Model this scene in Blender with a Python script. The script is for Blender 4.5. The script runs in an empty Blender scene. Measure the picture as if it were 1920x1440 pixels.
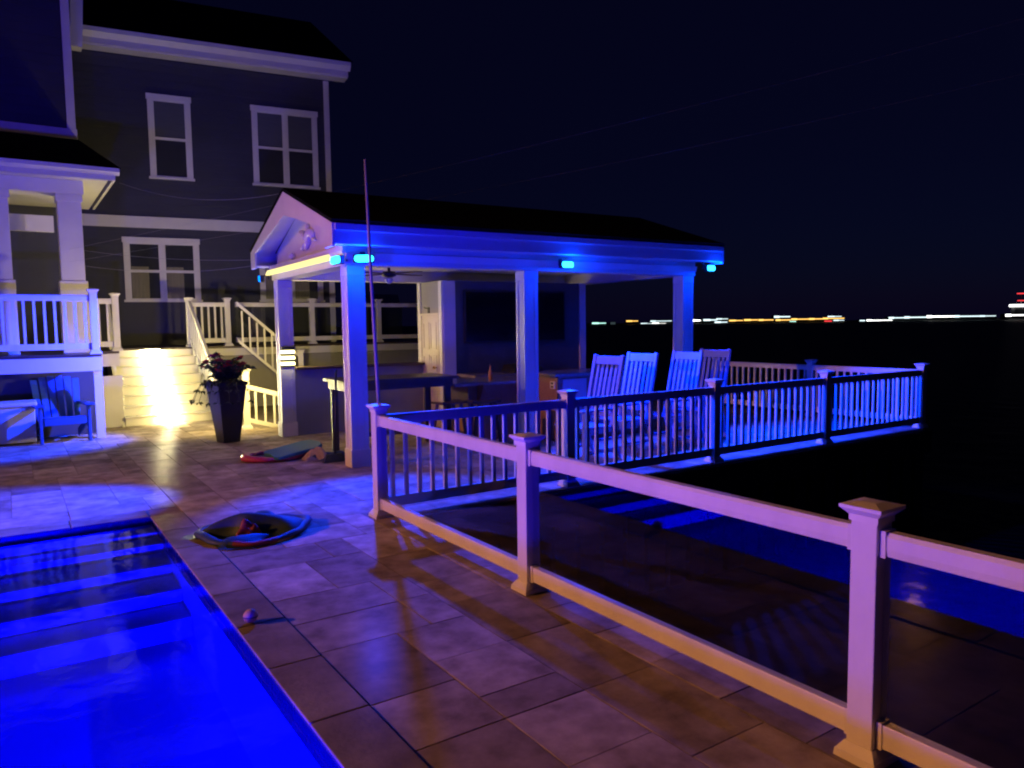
import bpy, bmesh, math, random
from mathutils import Vector, Matrix
random.seed(7)
R = math.radians
sc = bpy.context.scene
col = sc.collection
# ------------------------------------------------------------------ camera
cam_d = bpy.data.cameras.new('camera'); cam = bpy.data.objects.new('camera', cam_d); col.objects.link(cam)
cam_d.sensor_width = 36; cam_d.lens = 26.37; cam_d.clip_start = .05; cam_d.clip_end = 6000
rt = Vector((0.83027456, -0.55720895, -0.01274124)); dn = Vector((-0.05482573, -0.05890158, -0.99675711)); fw = Vector((0.5546515, 0.82828063, -0.07945387))
m3 = Matrix((rt, -dn, -fw)).transposed()
cam.matrix_world = Matrix.Translation((0, 0, 1.7)) @ m3.to_4x4()
sc.camera = cam
# ------------------------------------------------------------------ night sky
w = bpy.data.worlds.new('World'); sc.world = w; w.use_nodes = True
nt = w.node_tree; bg = nt.nodes['Background']
sky = nt.nodes.new('ShaderNodeTexSky'); sky.sky_type = 'NISHITA'; sky.sun_disc = False
sky.sun_elevation = R(-6.2); sky.sun_rotation = R(65); sky.altitude = 0; sky.air_density = 1.0; sky.dust_density = .6; sky.ozone_density = 4.0
mixn = nt.nodes.new('ShaderNodeMix'); mixn.data_type = 'RGBA'; mixn.blend_type = 'ADD'; mixn.inputs[0].default_value = 1.0
mixn.inputs[7].default_value = (.010, .011, .075, 1)      # even glow of the night air on top of the last skylight
nt.links.new(sky.outputs[0], mixn.inputs[6]); nt.links.new(mixn.outputs[2], bg.inputs[0]); bg.inputs[1].default_value = 0.12
vs = sc.view_settings; vs.view_transform = 'Standard'; vs.look = 'None'; vs.exposure = 0; vs.gamma = 1
cy = sc.cycles
cy.use_denoising = True
try: cy.denoiser = 'OPENIMAGEDENOISE'
except Exception: pass
cy.max_bounces = 7; cy.diffuse_bounces = 3; cy.glossy_bounces = 4; cy.transparent_max_bounces = 12; cy.transmission_bounces = 4
cy.filter_width = 2.1; cy.sample_clamp_indirect = 4; cy.caustics_reflective = False; cy.caustics_refractive = False

# ------------------------------------------------------------------ materials
def mat(name, c, rough=.5, var=.12, vs_=3.0, bump=.0, bs=60., metal=0., emit=None, es=0., c2=None, objvar=0., spec=.5, stretch=None, coat=0.):
    m = bpy.data.materials.new(name); m.use_nodes = True
    n = m.node_tree; b = n.nodes['Principled BSDF']
    b.inputs['Roughness'].default_value = rough; b.inputs['Metallic'].default_value = metal
    b.inputs['Specular IOR Level'].default_value = spec
    tc = n.nodes.new('ShaderNodeTexCoord'); mp = n.nodes.new('ShaderNodeMapping'); n.links.new(tc.outputs['Object'], mp.inputs[0])
    if stretch: mp.inputs['Scale'].default_value = stretch
    oi = n.nodes.new('ShaderNodeObjectInfo')
    ad = n.nodes.new('ShaderNodeVectorMath'); ad.operation = 'ADD'; n.links.new(mp.outputs[0], ad.inputs[0])
    ml = n.nodes.new('ShaderNodeVectorMath'); ml.operation = 'SCALE'; ml.inputs[0].default_value = (37, 19, 53); n.links.new(oi.outputs['Random'], ml.inputs['Scale']); n.links.new(ml.outputs[0], ad.inputs[1])
    nz = n.nodes.new('ShaderNodeTexNoise'); nz.inputs['Scale'].default_value = vs_; nz.inputs['Detail'].default_value = 6; nz.inputs['Roughness'].default_value = .6
    n.links.new(ad.outputs[0], nz.inputs['Vector'])
    rp = n.nodes.new('ShaderNodeValToRGB'); rp.color_ramp.elements[0].position = .3; rp.color_ramp.elements[1].position = .72
    a = c2 if c2 else tuple(x * (1 - var * 2) for x in c)
    rp.color_ramp.elements[0].color = (*a, 1); rp.color_ramp.elements[1].color = (*c, 1)
    n.links.new(nz.outputs[0], rp.inputs[0]); out = rp.outputs[0]
    if objvar:
        hv = n.nodes.new('ShaderNodeHueSaturation'); mr = n.nodes.new('ShaderNodeMapRange')
        mr.inputs['To Min'].default_value = 1 - objvar; mr.inputs['To Max'].default_value = 1 + objvar
        n.links.new(oi.outputs['Random'], mr.inputs[0]); n.links.new(mr.outputs[0], hv.inputs['Value']); n.links.new(out, hv.inputs['Color']); out = hv.outputs[0]
    n.links.new(out, b.inputs['Base Color'])
    rr = n.nodes.new('ShaderNodeMapRange'); rr.inputs['To Min'].default_value = max(.03, rough - .1); rr.inputs['To Max'].default_value = min(1, rough + .12)
    n.links.new(nz.outputs[0], rr.inputs[0]); n.links.new(rr.outputs[0], b.inputs['Roughness'])
    if bump:
        n2 = n.nodes.new('ShaderNodeTexNoise'); n2.inputs['Scale'].default_value = bs; n2.inputs['Detail'].default_value = 5; n.links.new(ad.outputs[0], n2.inputs['Vector'])
        bp = n.nodes.new('ShaderNodeBump'); bp.inputs['Strength'].default_value = bump; bp.inputs['Distance'].default_value = .01
        n.links.new(n2.outputs[0], bp.inputs['Height']); n.links.new(bp.outputs[0], b.inputs['Normal'])
    if coat: b.inputs['Coat Weight'].default_value = coat; b.inputs['Coat Roughness'].default_value = .24
    if emit: b.inputs['Emission Color'].default_value = (*emit, 1); b.inputs['Emission Strength'].default_value = es
    return m
def emat(name, c, s):
    m = bpy.data.materials.new(name); m.use_nodes = True; n = m.node_tree
    for x in list(n.nodes): n.nodes.remove(x)
    o = n.nodes.new('ShaderNodeOutputMaterial'); e = n.nodes.new('ShaderNodeEmission'); e.inputs[0].default_value = (*c, 1); e.inputs[1].default_value = s
    n.links.new(e.outputs[0], o.inputs[0]); return m
def clear(name, tint, ior, rough=0., bump=0., bs=4., dist=.02, share=1.):
    """a clear sheet: see-through plus a mirror share that follows Fresnel"""
    m = bpy.data.materials.new(name); m.use_nodes = True; n = m.node_tree
    for x in list(n.nodes): n.nodes.remove(x)
    o = n.nodes.new('ShaderNodeOutputMaterial'); t = n.nodes.new('ShaderNodeBsdfTransparent'); t.inputs[0].default_value = (*tint, 1)
    g = n.nodes.new('ShaderNodeBsdfGlossy'); g.inputs['Roughness'].default_value = rough; g.inputs[0].default_value = (1, 1, 1, 1)
    f0 = ((ior - 1) / (ior + 1)) ** 2      # Schlick's law, the same from either side of the sheet
    lw = n.nodes.new('ShaderNodeLayerWeight'); pw_ = n.nodes.new('ShaderNodeMath'); pw_.operation = 'POWER'; pw_.inputs[1].default_value = 5; n.links.new(lw.outputs['Facing'], pw_.inputs[0])
    f = n.nodes.new('ShaderNodeMath'); f.operation = 'MULTIPLY_ADD'; f.inputs[1].default_value = (1 - f0) * share; f.inputs[2].default_value = f0 * share; n.links.new(pw_.outputs[0], f.inputs[0])
    mx = n.nodes.new('ShaderNodeMixShader'); n.links.new(f.outputs[0], mx.inputs[0]); n.links.new(t.outputs[0], mx.inputs[1]); n.links.new(g.outputs[0], mx.inputs[2]); n.links.new(mx.outputs[0], o.inputs[0])
    if bump:
        tc = n.nodes.new('ShaderNodeTexCoord'); z = n.nodes.new('ShaderNodeTexNoise'); z.inputs['Scale'].default_value = bs; z.inputs['Detail'].default_value = 3
        n.links.new(tc.outputs['Object'], z.inputs['Vector']); bp = n.nodes.new('ShaderNodeBump'); bp.inputs['Strength'].default_value = bump; bp.inputs['Distance'].default_value = dist
        n.links.new(z.outputs[0], bp.inputs['Height']); n.links.new(bp.outputs[0], g.inputs['Normal'])
    return m
VINYL = mat('white_vinyl', (.78, .77, .75), .38, .1, 3.5, .1, 60, stretch=(1, 1, .35))
TRIM = mat('white_painted_trim', (.76, .75, .73), .42, .07, 1.6, .08, 50)
RISER = mat('white_riser_board', (.78, .76, .72), .3, .06, 2, .05, 30)
PAVER = mat('travertine', (.5, .42, .35), .5, .1, 4.5, .2, 24, c2=(.19, .155, .125), objvar=.3, spec=.0, coat=.018)
COPING = mat('travertine_coping', (.32, .28, .235), .5, .1, 4, .3, 40, c2=(.16, .135, .11), objvar=.2, spec=.0, coat=.015)
GROUT = mat('grout', (.3, .25, .205), .8, .15, 8, .3, 90, spec=0)
SIDING = mat('grey_siding', (.046, .05, .074), .6, .1, 2, .1, 30)
SHINGLE = mat('dark_shingle', (.009, .009, .01), .95, .25, 12, .5, 70, spec=.02)
TIMBER = mat('seawall_timber', (.09, .062, .045), .75, .25, 3, .4, 30, stretch=(1, 1, 4))
WOOD = mat('bar_wood', (.34, .2, .115), .45, .15, 2.5, .2, 40, stretch=(6, 6, 1))
DARKWOOD = mat('dark_stained_wood', (.075, .05, .038), .4, .2, 4, .2, 40, stretch=(1, 6, 1))
STONETOP = mat('stone_counter', (.27, .22, .18), .2, .2, 14, .0)
STUCCO = mat('grey_stucco', (.33, .32, .31), .8, .06, 3, .25, 120)
DOORM = mat('door_paint', (.66, .6, .5), .4, .05, 2, .04, 30)
BRASS = mat('brass', (.8, .55, .22), .25, .05, 4, metal=1)
SCREEN = mat('tv_screen', (.006, .006, .008), .15, .1, 2)
BLACK = mat('black_metal', (.02, .02, .022), .45, .1, 6, .05, 60)
POOLM = mat('pool_plaster', (.55, .57, .6), .6, .05, 1.2, .1, 40)
TILEM = mat('waterline_tile', (.03, .04, .08), .25, .2, 8)
CHAIRW = mat('floodlit_blue_chair', (.17, .25, .52), .5, .05, 3, .06, 60)  # blue of the flood lamps put into the chair colour
BLUEPOLY = mat('blue_chair', (.02, .09, .3), .45, .08, 4, .05, 60)
BOXM = mat('resin_box', (.62, .63, .65), .5, .06, 3, .05, 60)
SKIN = mat('skin', (.46, .28, .2), .5, .05, 12)
CLOTH = mat('dark_cloth', (.022, .022, .035), .85, .2, 9, .3, 120)
SHIRT = mat('plum_shirt', (.05, .026, .05), .85, .15, 9, .3, 120)
REDC = mat('red_cloth', (.5, .04, .035), .8, .12, 9, .3, 120)
HAIR = mat('brown_hair', (.05, .03, .02), .6, .25, 30, .4, 120)
TOWELW = mat('white_towel', (.75, .74, .7), .9, .06, 14, .4, 160)
TEALF = mat('teal_foam', (.03, .2, .3), .5, .1, 5)
PINKF = mat('pink_vinyl', (.55, .05, .16), .3, .1, 5)
REDF = mat('red_vinyl', (.22, .015, .025), .6, .12, 5)
BLUEF = mat('blue_vinyl', (.02, .04, .12), .6, .12, 5)
TEALV = mat('teal_vinyl', (.015, .05, .06), .6, .12, 5)
GLASS = clear('rail_glass', (.95, .975, .97), 1.56)
PANE = clear('window_pane', (.82, .84, .85), 1.6)
INROOM = mat('dark_room', (.1, .1, .12), .9)
BLIND = mat('blind_fabric', (.3, .3, .34), .9, .1, 4, stretch=(1, 1, 20))
CURTAIN = mat('curtain', (.72, .62, .42), .9, .15, 5, .2, 40, stretch=(8, 1, .4))
POLEM = mat('pole_fibreglass', (.3, .28, .3), .4, .1, 5)
WIREM = mat('steel_wire', (.5, .5, .52), .35, .1, 5, metal=.4)
ORANGEB = mat('orange_ball', (.46, .29, .1), .6, .1, 9, .1, 90)
LENS = emat('lens_cyan', (.02, .55, 1.0), 7)
LENSB = emat('lens_blue', (.0, .2, 1.0), 3)
TRIMGLOW = emat('lit_trim_glow', (1.0, .83, .3), 1.5)  # glow standing in for warm light that falls on the gable trim
LOUVRE = emat('louvre_glow', (1.0, .86, .38), 9)
POOLLED = emat('pool_led', (.0, .002, 1.0), 4)
SODIUM = emat('sodium_glow', (1.0, .5, .14), 700)
BLUE = (.0, .033, 1.0)

# ------------------------------------------------------------------ mesh helpers
class MB:
    def __init__(s): s.v = []; s.f = []
    def add(s, vs, fs):
        o = len(s.v); s.v += [tuple(v) for v in vs]; s.f += [tuple(i + o for i in f) for f in fs]; return s
    def box(s, x0, x1, y0, y1, z0, z1):
        return s.add([(x0, y0, z0), (x1, y0, z0), (x1, y1, z0), (x0, y1, z0), (x0, y0, z1), (x1, y0, z1), (x1, y1, z1), (x0, y1, z1)],
                     [(0, 3, 2, 1), (4, 5, 6, 7), (0, 1, 5, 4), (1, 2, 6, 5), (2, 3, 7, 6), (3, 0, 4, 7)])
    def hexa(s, p):  # 4 bottom + 4 top
        return s.add(p, [(0, 3, 2, 1), (4, 5, 6, 7), (0, 1, 5, 4), (1, 2, 6, 5), (2, 3, 7, 6), (3, 0, 4, 7)])
    def frustum(s, cx, cy, z0, h0, z1, h1):
        return s.hexa([(cx - h0, cy - h0, z0), (cx + h0, cy - h0, z0), (cx + h0, cy + h0, z0), (cx - h0, cy + h0, z0), (cx - h1, cy - h1, z1), (cx + h1, cy - h1, z1), (cx + h1, cy + h1, z1), (cx - h1, cy + h1, z1)])
    def prism(s, poly, axis, a, b):
        """poly of 2-D points extruded along axis from a to b; (x: y,z) (y: x,z) (z: x,y)"""
        n = len(poly)
        def P(p, t): return (t, p[0], p[1]) if axis == 'x' else ((p[0], t, p[1]) if axis == 'y' else (p[0], p[1], t))
        vs = [P(p, a) for p in poly] + [P(p, b) for p in poly]
        fs = [tuple(range(n - 1, -1, -1)), tuple(range(n, 2 * n))] + [(i, (i + 1) % n, (i + 1) % n + n, i + n) for i in range(n)]
        return s.add(vs, fs)
    def bar(s, p, q, wx, wz, up=(0, 0, 1)):
        p = Vector(p); q = Vector(q); d = (q - p).normalized(); u = Vector(up)
        if abs(d.dot(u)) > .99: u = Vector((1, 0, 0))
        a = d.cross(u).normalized(); b = a.cross(d)
        a *= wx / 2; b *= wz / 2
        return s.hexa([p - a - b, p + a - b, p + a + b, p - a + b, q - a - b, q + a - b, q + a + b, q - a + b])
    def tube(s, pts, r, n=8, cap=True):
        pts = [Vector(p) for p in pts]; rs = r if isinstance(r, (list, tuple)) else [r] * len(pts); vs = []; fs = []
        for i, p in enumerate(pts):
            d = (pts[min(i + 1, len(pts) - 1)] - pts[max(i - 1, 0)]).normalized(); u = Vector((0, 0, 1)) if abs(d.z) < .95 else Vector((1, 0, 0))
            a = d.cross(u).normalized(); b = a.cross(d)
            for k in range(n):
                t = 2 * math.pi * k / n; vs.append(p + a * math.cos(t) * rs[i] + b * math.sin(t) * rs[i])
        for i in range(len(pts) - 1):
            for k in range(n): fs.append((i * n + k, i * n + (k + 1) % n, (i + 1) * n + (k + 1) % n, (i + 1) * n + k))
        if cap: fs += [tuple(range(n - 1, -1, -1)), tuple(range((len(pts) - 1) * n, len(pts) * n))]
        return s.add(vs, fs)
    def lathe(s, prof, cx=0, cy=0, n=16, z=0):
        vs = []; fs = []
        for (r, h) in prof:
            for k in range(n):
                t = 2 * math.pi * k / n; vs.append((cx + r * math.cos(t), cy + r * math.sin(t), z + h))
        for i in range(len(prof) - 1):
            for k in range(n): fs.append((i * n + k, i * n + (k + 1) % n, (i + 1) * n + (k + 1) % n, (i + 1) * n + k))
        fs += [tuple(range(n - 1, -1, -1)), tuple(range((len(prof) - 1) * n, len(prof) * n))]
        return s.add(vs, fs)
    def mesh(s, name, m):
        me = bpy.data.meshes.new(name); me.from_pydata(s.v, [], s.f); me.update()
        bm = bmesh.new(); bm.from_mesh(me); bmesh.ops.recalc_face_normals(bm, faces=bm.faces); bm.to_mesh(me); bm.free()
        if m: me.materials.append(m)
        return me
    def build(s, name, m, parent=None, smooth=False, bevel=0, loc=None):
        return link(name, s.mesh(name, m), parent, smooth, bevel, loc)
def link(name, me, parent=None, smooth=False, bevel=0, loc=None, rotz=0):
    o = bpy.data.objects.new(name, me); col.objects.link(o)
    if parent: o.parent = parent
    if loc: o.location = loc
    if rotz: o.rotation_euler.z = rotz
    if smooth: me.polygons.foreach_set('use_smooth', [True] * len(me.polygons))
    if bevel:
        b = o.modifiers.new('bevel', 'BEVEL'); b.width = bevel; b.segments = 2; b.limit_method = 'ANGLE'
    return o
def tag(o, label=None, cat=None, group=None, kind=None):
    if label: o['label'] = label
    if cat: o['category'] = cat
    if group: o['group'] = group
    if kind: o['kind'] = kind
    return o
def thing(name, label, cat, loc=(0, 0, 0), rotz=0, group=None):
    o = bpy.data.objects.new(name, None); col.objects.link(o); o.empty_display_size = .2
    o.location = loc; o.rotation_euler.z = rotz
    return tag(o, label, cat, group)
def lamp(name, kind, parent, loc, energy, color, aim=None, size=None, blend=.3, radius=.05):
    d = bpy.data.lights.new(name, kind); d.energy = energy; d.color = color
    if kind in ('POINT', 'SPOT'): d.shadow_soft_size = radius
    if kind == 'SPOT': d.spot_size = R(size); d.spot_blend = blend
    if kind == 'AREA': d.shape = 'DISK'; d.size = size
    o = bpy.data.objects.new(name, d); col.objects.link(o); o.location = loc
    if aim is not None: o.rotation_euler = Vector(aim).to_track_quat('-Z', 'Y').to_euler()
    if parent: o.parent = parent
    return o

# ------------------------------------------------------------------ ground, pool, sea
WL = -1.35
sea = MB().add([(-30, -3000, WL), (4000, -3000, WL), (4000, 4000, WL), (-30, 4000, WL)], [(0, 1, 2, 3)])
SEAM = bpy.data.materials.new('sea_water'); SEAM.use_nodes = True
n = SEAM.node_tree; b = n.nodes['Principled BSDF']; b.inputs['Base Color'].default_value = (.001, .0015, .002, 1); b.inputs['Roughness'].default_value = .45; b.inputs['IOR'].default_value = 1.33; b.inputs['Specular IOR Level'].default_value = .04
tc = n.nodes.new('ShaderNodeTexCoord'); z1 = n.nodes.new('ShaderNodeTexNoise'); z1.inputs['Scale'].default_value = .9; z1.inputs['Detail'].default_value = 4
n.links.new(tc.outputs['Object'], z1.inputs['Vector']); bp = n.nodes.new('ShaderNodeBump'); bp.inputs['Strength'].default_value = .5; bp.inputs['Distance'].default_value = .12
n.links.new(z1.outputs[0], bp.inputs['Height']); n.links.new(bp.outputs[0], b.inputs['Normal'])
o = sea.build('sea', SEAM); tag(o, kind='structure', label='black open water beyond the railing')

PX0, PX1, PY0, PY1 = -4.3, 1.0, 1.2, 7.4      # pool opening
slab = MB()
slab.box(-16, PX0 - .02, -5, 34, -.3, -.005); slab.box(PX0 - .02, PX1 + .02, -5, PY0 - .02, -.3, -.005); slab.box(PX0 - .02, PX1 + .02, PY1 + .02, 34, -.3, -.005)
slab.box(PX1 + .02, 2.8, -5, 34, -.3, -.005); slab.box(2.8, 11.95, 6.03, 34, -.3, -.005)
patio = slab.build('patio', GROUT); tag(patio, kind='structure', label='travertine patio round the pool')
sw = MB(); sw.box(2.62, 2.7, -5, 6.0, -3, -.302); sw.box(2.702, 11.82, 6.1, 6.18, -3, -.302); sw.box(11.74, 11.818, 6.182, 30, -3, -.302)
for k in range(34): sw.box(2.7, 2.76, -4.9 + .33 * k, -4.66 + .33 * k, -3, -.303) if -4.66 + .33 * k < 5.9 else None
for k in range(27): sw.box(2.9 + .33 * k, 3.14 + .33 * k, 6.03, 6.1, -3, -.303)
sw.box(2.8, 11.9, 6.0, 6.028, -.36, -.02)
tag(sw.build('seawall', TIMBER), 'dark timber seawall below the edge of the patio', 'seawall')

# pavers in a random ashlar of 22 cm cells
C = .22; cells = set(); ox, oy = 1.26, 7.68
for i in range(-13, 48):
    for j in range(-46, 40):
        x, y = ox + C * i, oy + C * j; xm, ym = x + C / 2, y + C / 2
        if xm < 1.26 and ym < 7.68: continue
        if xm > 2.58 and ym < 6.36: continue
        if xm > 11.6 or ym > 16.6 or (xm > 3.6 and ym > 13.6) or ym < -2.2: continue
        cells.add((i, j))
order = sorted(cells, key=lambda c: (c[1], c[0])); shapes = {}; pieces = []
kinds = [(3, 2), (2, 3), (2, 2), (2, 2), (2, 1), (1, 2), (2, 2), (2, 1), (1, 1)]
left = set(cells)
for c in order:
    if c not in left: continue
    ks = kinds[:]; random.shuffle(ks); ks.sort(key=lambda k: -k[0] * k[1] + random.random() * 6)
    for (a, bb) in ks + [(1, 1)]:
        cc = [(c[0] + p, c[1] + q) for p in range(a) for q in range(bb)]
        if all(t in left for t in cc):
            for t in cc: left.discard(t)
            pieces.append((ox + C * c[0], oy + C * c[1], a * C, bb * C)); break
def paver_mb(a, b_, mb=None, x=0, y=0, z=0, t=.012):
    g = .002; mb = mb or MB(); x0, x1, y0, y1 = x + g, x + a - g, y + g, y + b_ - g; h = .002
    mb.add([(x0, y0, z - t), (x1, y0, z - t), (x1, y1, z - t), (x0, y1, z - t), (x0, y0, z - h), (x1, y0, z - h), (x1, y1, z - h), (x0, y1, z - h), (x0 + h, y0 + h, z), (x1 - h, y0 + h, z), (x1 - h, y1 - h, z), (x0 + h, y1 - h, z)],
           [(0, 1, 5, 4), (1, 2, 6, 5), (2, 3, 7, 6), (3, 0, 4, 7), (4, 5, 9, 8), (5, 6, 10, 9), (6, 7, 11, 10), (7, 4, 8, 11), (8, 9, 10, 11)])
    return mb
# border course under both railings, then coping
border = []
y = -2.2
while y < 6.0: border.append((2.58, y, .22, .44)); y += .44
x = 2.80
while x < 11.6: border.append((x, 6.03, .44, .33)); x += .44
def psize(p):
    cx, cy = p[0] + p[2] / 2, p[1] + p[3] / 2; q = Vector((cx, cy, -1.7)); d = q.dot(fw)
    if d < .3: return -1
    u = 960 + 1406 * q.dot(rt) / d; v_ = 720 + 1406 * q.dot(dn) / d
    if u < -80 or u > 2000 or v_ > 1560: return -1
    return p[2] * p[3] / d ** 3
allp = [p for p in pieces + border]
allp.sort(key=lambda p: -psize(p))
for k, p in enumerate(allp[:285]):
    key = (round(p[2], 3), round(p[3], 3))
    if key not in shapes: shapes[key] = paver_mb(p[2], p[3]).mesh('paver', PAVER)
    o = link('paver', shapes[key], patio, loc=(p[0], p[1], random.uniform(-.0018, .0018)))
    o.rotation_euler = (random.uniform(-.002, .002), random.uniform(-.002, .002), 0)
rest = MB()
for p in allp[285:]: paver_mb(p[2], p[3], rest, p[0], p[1], random.uniform(-.0015, .0015))
tag(rest.build('paver_field', PAVER, patio), kind='stuff')

pool = thing('swimming_pool', 'blue lit swimming pool with underwater steps beside the patio', 'pool', (0, 0, 0))
FL = -.53
s = MB()
s.box(PX0 - .02, PX0, PY0, PY1, -1.5, -.16); s.box(PX1, PX1 + .018, PY0, PY1, -1.5, -.16); s.box(PX0, PX1, PY0 - .018, PY0, -1.5, -.16); s.box(PX0, PX1, PY1, PY1 + .018, -1.5, -.16)
s.build('pool_wall', POOLM, pool)
MB().add([(PX0, PY0, -.9), (PX1, PY0, -.9), (PX1, PY1, FL), (PX0, PY1, FL)], [(0, 1, 2, 3)]).build('pool_floor', POOLM, pool)
for (yy, zt) in ((7.08, -.07), (6.82, -.11), (6.425, -.186), (6.03, -.275), (5.68, -.381)):
    MB().box(PX0 + .002, PX1 - .002, yy, PY1 - .002, FL - .001 - .01 * zt, zt).build('pool_step', POOLM, pool, bevel=.012)
t = MB(); t.box(PX0 - .02, PX0 + .003, PY0 + .004, PY1 - .004, -.158, -.012); t.box(PX1 - .003, PX1 + .018, PY0 + .004, PY1 - .004, -.158, -.012); t.box(PX0 + .004, PX1 - .004, PY0 - .018, PY0 + .003, -.158, -.012); t.box(PX0 + .004, PX1 - .004, PY1 - .003, PY1 + .018, -.158, -.012)
t.build('waterline_tile', TILEM, pool)
cme = {}
def coping(x, y, a, b_):
    key = (round(a, 3), round(b_, 3))
    if key not in cme: cme[key] = MB().box(.003, a - .003, .003, b_ - .003, -.011, .006).mesh('coping_stone', COPING)
    link('coping_stone', cme[key], pool, bevel=.006, loc=(x, y, random.uniform(-.001, .002)))
y = PY0
while y < PY1 - .1: coping(PX1 - .02, y, .28, min(.62, PY1 + .28 - y)); y += .62
x = PX1 - .02
while x > PX0: coping(x - .62, PY1 - .02, .62, .3); x -= .62
x = PX1 + .26
while x > PX0: coping(x - .62, PY0 - .3, .62, .3); x -= .62
y = PY0
while y < PY1: coping(PX0 - .28, y, .28, .62); y += .62
for i, (p, aim) in enumerate((((PX0 + .03, 2.9, -.47), (1, .12, .0)), ((PX0 + .03, 5.0, -.47), (1, .05, .0)), ((-2.4, PY0 + .03, -.62), (.12, 1, -.08)), ((.0, PY0 + .03, -.62), (.02, 1, -.08)))):
    q = Vector(aim).to_track_quat('Z', 'Y').to_matrix()
    f = MB().lathe([(.14, -.02), (.14, .0), (.12, .012), (.02, .014)], n=20); f.v = [tuple(q @ Vector(a) + Vector(p)) for a in f.v]
    f.build('pool_light', POOLLED, pool)
    if i < 2: lamp('pool_beam', 'AREA', pool, Vector(p) + Vector(aim).normalized() * .05, 110, (.0, .0015, 1.0), aim, .24)
    else:
        lamp('pool_glow', 'AREA', pool, Vector(p) + Vector(aim).normalized() * .05, 360, (.0, .0015, 1.0), aim, .24)
        lamp('pool_beam', 'SPOT', pool, Vector(p) + Vector(aim).normalized() * .05, 3300, (.0, .001, 1.0), (aim[0], aim[1], -1.1), 114, .25, .1)
WATER = clear('pool_water', (.06, .12, 1.0), 1.33, .03, .2, 6, .015, .4)
wm = MB().add([(PX0, PY0, 0), (PX1, PY0, 0), (PX1, PY1, 0), (PX0, PY1, 0)], [(0, 1, 2, 3)])
o = wm.build('pool_water', WATER, loc=(0, 0, -.045)); tag(o, 'still blue water in the swimming pool', kind='structure')

# ------------------------------------------------------------------ railings
PH, RT = 1.0, .914
post_me = MB().box(-.052, .052, -.052, .052, 0, PH - .05).mesh('post', VINYL)
cap_me = MB().frustum(0, 0, PH - .06, .058, PH - .035, .058).frustum(0, 0, PH - .0345, .06, PH - .012, .082).frustum(0, 0, PH - .0115, .084, PH + .002, .084).frustum(0, 0, PH + .0025, .08, PH + .013, .03).mesh('post_cap', VINYL)
skirt_me = MB().frustum(0, 0, .001, .085, .03, .082).frustum(0, 0, .0305, .08, .065, .056).mesh('post_skirt', VINYL)
pick_me = MB().box(-.017, .017, -.017, .017, .165, .83).mesh('picket', VINYL)
brk_me = MB().box(0, .022, -.028, .028, .07, .176).mesh('rail_bracket', VINYL); brk2_me = MB().box(0, .022, -.035, .035, .816, .917).mesh('rail_bracket', VINYL)
def rail_post(par, x, base=True):
    p = link('post', post_me, par, bevel=.004, loc=(x, 0, 0)); link('post_cap', cap_me, p)
    if base: link('post_skirt', skirt_me, p)
    return p
def railing(name, label, loc, ang, posts, kind, group=None, skip=(), step=.132):
    th = thing(name, label, 'railing', loc, ang, group)
    for i, x in enumerate(posts):
        if i not in skip: rail_post(th, x)
    for a, b_ in zip(posts[:-1], posts[1:]):
        a += .054; b_ -= .054
        MB().prism([(-.026, .822), (.026, .822), (.03, .85), (.03, .895), (.021, .912), (-.021, .912), (-.03, .895), (-.03, .85)], 'x', a, b_).build('top_rail', VINYL, th)
        MB().box(a, b_, -.023, .023, .075, .17).build('bottom_rail', VINYL, th, bevel=.004)
        for e_ in (a, b_ - .022):
            link('rail_bracket', brk_me, th, loc=(e_, 0, 0)); link('rail_bracket', brk2_me, th, loc=(e_, 0, 0))
        if kind == 'glass': MB().box(a + .002, b_ - .002, -.003, .003, .171, .821).build('glass_panel', GLASS, th)
        else:
            k = max(1, round((b_ - a) / step)); d = (b_ - a) / k
            for q in range(k): link('picket', pick_me, th, loc=(a + d * (q + .5), 0, 0))
    return th
railing('glass_railing', 'white railing with clear glass panels along the near patio edge', (2.69, 6.15, 0), R(-90), [0, 2.3, 4.58, 6.86], 'glass')
railing('picket_railing', 'long white picket railing along the front of the waterside terrace', (2.69, 6.15, 0), 0, [0, 2.13, 4.38, 6.63, 9.14], 'picket', skip=(0,))
railing('picket_railing', 'white picket railing across the far end of the terrace', (11.83, 6.15, 0), R(90), [0, 1.95, 4.1], 'picket', skip=(0,))

# ------------------------------------------------------------------ pavilion
PA = R(-2); PO = (3.36, 8.47, 0)
pav = thing('pavilion', 'open white pavilion with dark shingle gable roof and square posts', 'pavilion', PO, PA)
D, L = 3.3, 5.62
pw = .2
def ppost(u, v):
    p = MB().box(u, u + pw, v, v + pw, 0, 2.42).build('post', TRIM, pav, bevel=.006)
    e = .022
    MB().box(u - e, u + pw + e, v - e, v + pw + e, .002, .22).build('post_plinth', TRIM, p, bevel=.004); MB().box(u - .012, u + pw + .012, v - .012, v + pw + .012, 2.3, 2.418).build('post_collar', TRIM, p, bevel=.004)
    for a, b_ in ((u - .009, v - .009), (u + pw - .045, v - .009), (u - .009, v + pw - .045)): MB().box(a, a + .054, b_, b_ + .054, .222, 2.298).build('corner_strip', TRIM, p)
for u, v in ((0, 0), (2.48, 0), (L - pw, 0), (0, D - pw), (L - pw, D - pw)): ppost(u, v)
b_ = MB(); b_.box(-.03, L + .03, -.03, pw + .03, 2.421, 2.64); b_.build('front_beam', TRIM, pav, bevel=.006)
MB().box(-.03, L + .03, D - pw - .03, D + .03, 2.421, 2.64).build('rear_beam', TRIM, pav, bevel=.006)
MB().box(-.03, pw + .03, pw + .031, D - pw - .031, 2.421, 2.64).build('gable_beam', TRIM, pav, bevel=.006)
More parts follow.
